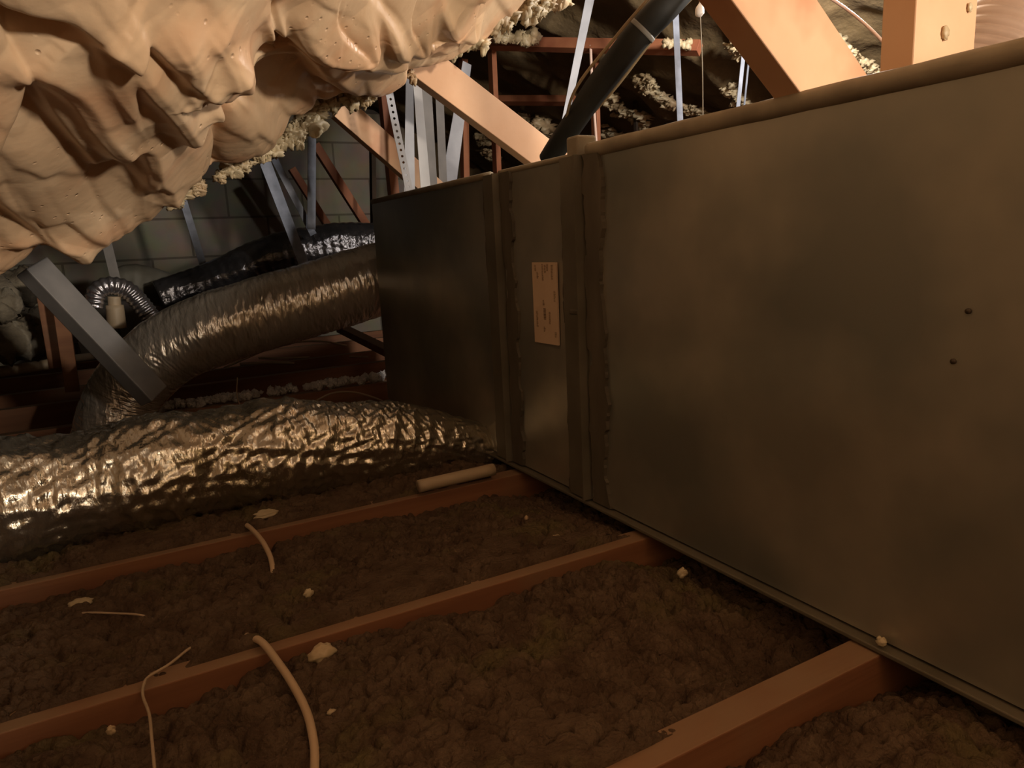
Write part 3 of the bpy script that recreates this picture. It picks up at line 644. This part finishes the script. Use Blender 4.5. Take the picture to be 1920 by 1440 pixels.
# ------------------------------------------------------------------ pale foam crests on the far slope
def blob(c, r, m, seed, sc=(1, 1, 1), n=18, k=24, amp=.35, freq=2.0, name='foam_clump'):
    th = np.linspace(0, 2 * np.pi, k, endpoint=False); ph = np.linspace(.02, np.pi - .02, n)
    PH, TH = np.meshgrid(ph, th, indexing='ij')
    X = np.sin(PH) * np.cos(TH); Y = np.sin(PH) * np.sin(TH); Z = np.cos(PH)
    rr = 1 + amp * (perlin(X * freq + seed, Y * freq + Z * freq, seed) + .6 * perlin(X * freq * 2.3, Z * freq * 2.3 + Y * 3, seed + 1))
    return np.stack([X * sc[0], Y * sc[1], Z * sc[2]], -1) * rr[..., None] * r + np.asarray(c)
def multi(name, Ps, m, label, cat, kind=None):
    V = []; F = []
    for P in Ps:
        n, k = P.shape[:2]; idx = np.arange(n * k).reshape(n, k) + sum(len(v) for v in V)
        a = idx[:-1]; b = idx[1:]; F += np.stack([a, np.roll(a, -1, 1), np.roll(b, -1, 1), b], -1).reshape(-1, 4).tolist()
        F += [idx[0, ::-1].tolist(), idx[-1].tolist()]; V.append(P.reshape(-1, 3))
    o = mesh_obj(name, np.vstack(V), F, m, smooth=True); tag(o, label, cat, kind=kind); return o
def on_roof(px, py):
    r = RW @ _c(px, py) / FPX; t = RZ / (r[2] + RS * r[0]); return r * t
strips = [((1195, 120), (1262, 172), 'pale foam ridge on the dark roof between black pipe and blue strap, upper'),
          ((1142, 163), (1210, 206), 'pale foam ridge on the dark roof just right of the black pipe'),
          ((1133, 222), (1182, 258), 'small pale foam ridge low behind the orange thin timber'),
          ((1282, 168), (1345, 212), 'pale foam ridge below the pull cord'),
          ((1215, 240), (1262, 246), 'small foam bits along the duct edge right of the pipe'),
          ((985, 208), (1052, 246), 'yellowish foam patch between strut and black pipe'),
          ((1362, 136), (1420, 182), 'foam bits around the dark blue straps'),
          ((1372, 50), (1398, 72), 'foam bits beside the top of the dark blue straps'),
          ((1410, 70), (1500, 172), 'foam ridge along the left side of the pale diagonal strut'),
          ((1506, 8), (1614, 88), 'broad pale foam ridge above the pinkish cable'),
          ((1622, 80), (1672, 128), 'pale foam ridge just left of the upright post'),
          ((1410, 178), (1440, 196), 'small foam bits on the duct edge at the pale strut'),
          ((895, 235), (925, 280), 'speckled dusty foam left of the thin upright timber')]
for i, (a, b, lb_) in enumerate(strips):
    Ps = []; n = max(10, int(math.hypot(b[0] - a[0], b[1] - a[1]) / 2.6)); big = 1.5 if 'broad' in lb_ or 'patch' in lb_ else 1.0
    for k in range(n):
        t = random.random(); px = a[0] + (b[0] - a[0]) * t + random.gauss(0, 5 * big); py = a[1] + (b[1] - a[1]) * t + random.gauss(0, 5 * big)
        c = on_roof(px, py); c[2] -= .055; s_ = np.linalg.norm(c) / FPX * random.uniform(2.5, 7) * big
        Ps.append(blob(c, s_ * 1.25, None, i * 40 + k, sc=(1.7 * random.uniform(.5, 1.2), .8, random.uniform(.4, 1.)), n=12, k=16, amp=.95, freq=1.5))
    multi('foam_ridge', Ps, M['foam_pale'], lb_, 'foam', 'stuff')
# foam on the far purlin
Ps = [blob(W(random.uniform(925, 1005), random.gauss(70, 5), y=2.48), random.uniform(.012, .024), None, 700 + k, n=9, k=12, amp=.6) for k in range(26)]
multi('foam_ridge', Ps, M['foam_pale'], 'whitish foam crusted on the left end of the far horizontal board', 'foam', 'stuff')
Ps = [blob(W(random.uniform(1240, 1298), random.gauss(83, 3), y=1.96), random.uniform(.007, .013), None, 740 + k, n=9, k=12, amp=.5) for k in range(16)]
multi('foam_ridge', Ps, M['foam_pale'], 'whitish foam crusted on the right end of the far horizontal board', 'foam', 'stuff')
# pale fringe of fine lumps hanging under the near foam edge
Ps = []
FR = [((560, 250), (660, 170), 34, 9), ((650, 200), (740, 140), 24, 8), ((520, 285), (600, 240), 26, 7), ((820, 110), (905, 75), 22, 8), ((800, 80), (1000, 20), 46, 11),
      ((930, 50), (1060, 5), 24, 9), ((430, 330), (520, 290), 24, 6), ((320, 390), (430, 335), 18, 6), ((680, 200), (705, 190), 8, 6), ((722, 170), (778, 146), 9, 4.5)]
for i, (a, b, n, s_) in enumerate(FR):
    for k in range(n):
        t = random.random(); q = W(a[0] + (b[0] - a[0]) * t + random.gauss(0, 5), a[1] + (b[1] - a[1]) * t + random.gauss(0, 6), y=1.58 if i else 1.6)
        Ps.append(blob(q + np.array([0, 0, .012]), np.linalg.norm(q) / FPX * random.uniform(.8, 1.7) * s_, None, 900 + i * 60 + k, sc=(random.uniform(.6, 1.5), 1, random.uniform(.5, 1.2)), n=14, k=20, amp=.9, freq=1.3))
multi('spray_foam', Ps, M['foam_pale'], 'pale yellowish crusty foam fringe along the lower edge of the peach foam', 'spray foam', 'stuff')
# dusty foam on the eave at far left
Ps = [blob(W(random.uniform(-20, 62), random.uniform(535, 650), y=random.uniform(2.9, 3.2)), random.uniform(.03, .075), None, 1500 + k, n=12, k=16, amp=.4) for k in range(26)]
multi('spray_foam', Ps, M['foam_dusty'], 'dusty grey lumps of foam under the eave at the left edge', 'spray foam', 'stuff')

# ------------------------------------------------------------------ things on the floor
def onfloor(px, py, dz=0.0, z=FZ): return W(px, py, z=z) + np.array([0, 0, dz])
o = tube('plastic_pipe', [W(785, 912, z=-.462), W(925, 880, z=-.462)], .0125, M['pvc'], n=10, m=24); tag(o, 'short beige plastic pipe lying at the end of the crumpled foil duct', 'pipe')
def cable(pts, r, m, label, name='cable', n=60, flat=1.0):
    C = []
    for px, py, dz in pts:
        q = W(px, py, z=FZ + dz); C.append(q)
    o = tube(name, C, r, m, n=n, m=10); tag(o, label, name); return o
cable([(463, 985, .008), (472, 992, .008), (492, 1015, .006), (507, 1045, -.004), (512, 1075, -.016), (512, 1095, -.04)], .0042, M['cable'], 'short cream cable looping over the joist in front of the crumpled duct')
cable([(462, 1193, .005), (490, 1203, .007), (520, 1240, .004), (550, 1285, -.002), (575, 1335, -.006), (588, 1390, -.008), (590, 1440, -.010), (585, 1560, -.008), (560, 1800, -.008), (480, 2300, -.012)], .0046, M['cable'], 'thick cream cable looping over the second joist toward the viewer')
cable([(425, 1182, -.012), (400, 1200, .002), (360, 1213, .004), (318, 1245, .004), (280, 1268, .004), (270, 1282, .004), (268, 1305, -.004), (280, 1340, -.006), (285, 1390, -.006), (292, 1460, -.010), (310, 1600, -.008), (300, 1900, -.012)], .0017, M['wire'], 'thin cream wire winding over the second joist, left of the thick cable', 'wire')
cable([(436, 1195, -.03), (440, 1178, -.004), (443, 1165, -.004), (446, 1155, -.03)], .0019, M['wire'], 'short stub of wire poking up behind the second joist', 'wire', 16)
cable([(130, 1156, -.02), (160, 1149, -.004), (215, 1150, -.004), (262, 1153, -.004), (290, 1162, -.012)], .0015, M['wire'], 'thin wire on the insulation beside the foam scrap at far left', 'wire', 24)
def cable_y(pts, r, m, label, yv, name='wire'):
    o = tube(name, [W(a, b, y=yv) for a, b in pts], r, m, n=40, m=8); tag(o, label, name); return o
cable_y([(500, 778), (540, 765), (575, 760), (620, 738), (660, 735), (700, 745), (730, 758)], .003, M['wire'], 'thin wire arching just above the crumpled duct next to the duct corner', 2.3)
cable_y([(420, 690), (470, 668), (530, 645), (600, 640), (650, 648)], .004, M['wire'], 'thin wire rising under the ribbed foil duct', 3.0)
cable_y([(450, 683), (505, 680), (552, 681)], .0065, M['wire'], 'straight pale stick of wire under the ribbed duct', 3.05)
cable_y([(485, 671), (530, 672), (580, 670)], .005, M['wire'], 'second straight pale wire just above the straight stick', 3.1)
cable_y([(655, 669), (690, 669)], .004, M['wire'], 'tiny pale wire piece next to the duct end', 3.0)
cable_y([(445, 708), (445, 745), (458, 775)], .002, M['wire'], 'reddish thin wire hanging by the joist with white bits', 2.45)
# white insulation bits along the joist
Ps = []
for k in range(170):
    x = random.choice([random.uniform(.07, .50), random.uniform(.56, .9), random.uniform(.07, .9)]); y = 2.53 + random.gauss(0, .012)
    Ps.append(blob((x, y, FZ + .004 + random.uniform(0, .012)), random.uniform(.006, .015), None, 2000 + k, n=7, k=9, amp=.6))
multi('insulation_bits', Ps, M['insul_white'], 'white fluffy insulation bits lying along the joist behind the crumpled duct', 'insulation', 'stuff')
# foam scraps on the floor
def scrap(px, py, wpx, hpx, label, seed, dz=-.018, m='foam_pale'):
    c = W(px, py, z=FZ + dz); c[2] = max(c[2], iz(c[0], c[1]) + .002 if c[0] < 1.0 and c[1] < 1.66 else c[2])
    k = np.linalg.norm(c) / FPX
    P = blob(c, 1.0, None, seed, sc=(wpx * k / 2, wpx * k / 2.6, hpx * k / 2), n=20, k=28, amp=.28, freq=1.3)
    o = grid_mesh('foam_scrap', P, M[m], wrap_u=True, caps=True); tag(o, label, 'foam scrap'); return o
scrap(605, 1243, 46, 30, 'largest foam scrap, right of the thick cream cable', 5)
scrap(583, 1148, 17, 16, 'small pointed foam scrap behind the second joist', 6)
scrap(152, 1138, 34, 14, 'elongated foam scrap at far left beside a thin wire', 7)
scrap(1279, 1075, 20, 18, 'rounded foam scrap near the duct between the second and nearest joists', 8)
scrap(1042, 1032, 22, 9, 'flat foam scrap close behind the second joist near the duct', 9)
scrap(208, 1370, 13, 15, 'small round foam scrap at lower left', 10)
scrap(500, 976, 42, 12, 'flat yellowish foam scrap at the top of the short cream cable', 11, dz=-.0)
scrap(622, 1336, 16, 8, 'tiny foam crumb below the largest scrap', 12)
scrap(988, 995, 8, 9, 'tiny foam crumb near the foot of the duct seam', 13)
c = W(1652, 1203, x=DX - .010); P = blob(c, .0055, None, 33, n=14, k=16, amp=.3); tag(grid_mesh('foam_scrap', P, M['foam_pale'], wrap_u=True, caps=True), 'foam crumb stuck on the bottom edge of the duct', 'foam scrap')
# far left floor pieces
o = tube('plastic_pipe', [W(-60, 702, y=3.2), W(20, 694, y=3.2), W(98, 682, y=3.2)], .020, M['pvc'], n=10, m=16); tag(o, 'pale plastic pipe end poking in from the left edge', 'pipe')
o = tube('plastic_pipe', [W(140, 672, y=3.0), W(165, 669, y=3.0), W(190, 664, y=3.0)], .014, M['white'], n=8, m=16); tag(o, 'white pipe stub behind the lower end of the grey brace', 'pipe')
o = bar('metal_bracket', W(150, 655, y=3.1), W(180, 648, y=3.1), .06, .01, (0, -1, .4), M['steel_dull']); tag(o, 'small grey metal bracket above the white pipe stub', 'bracket')
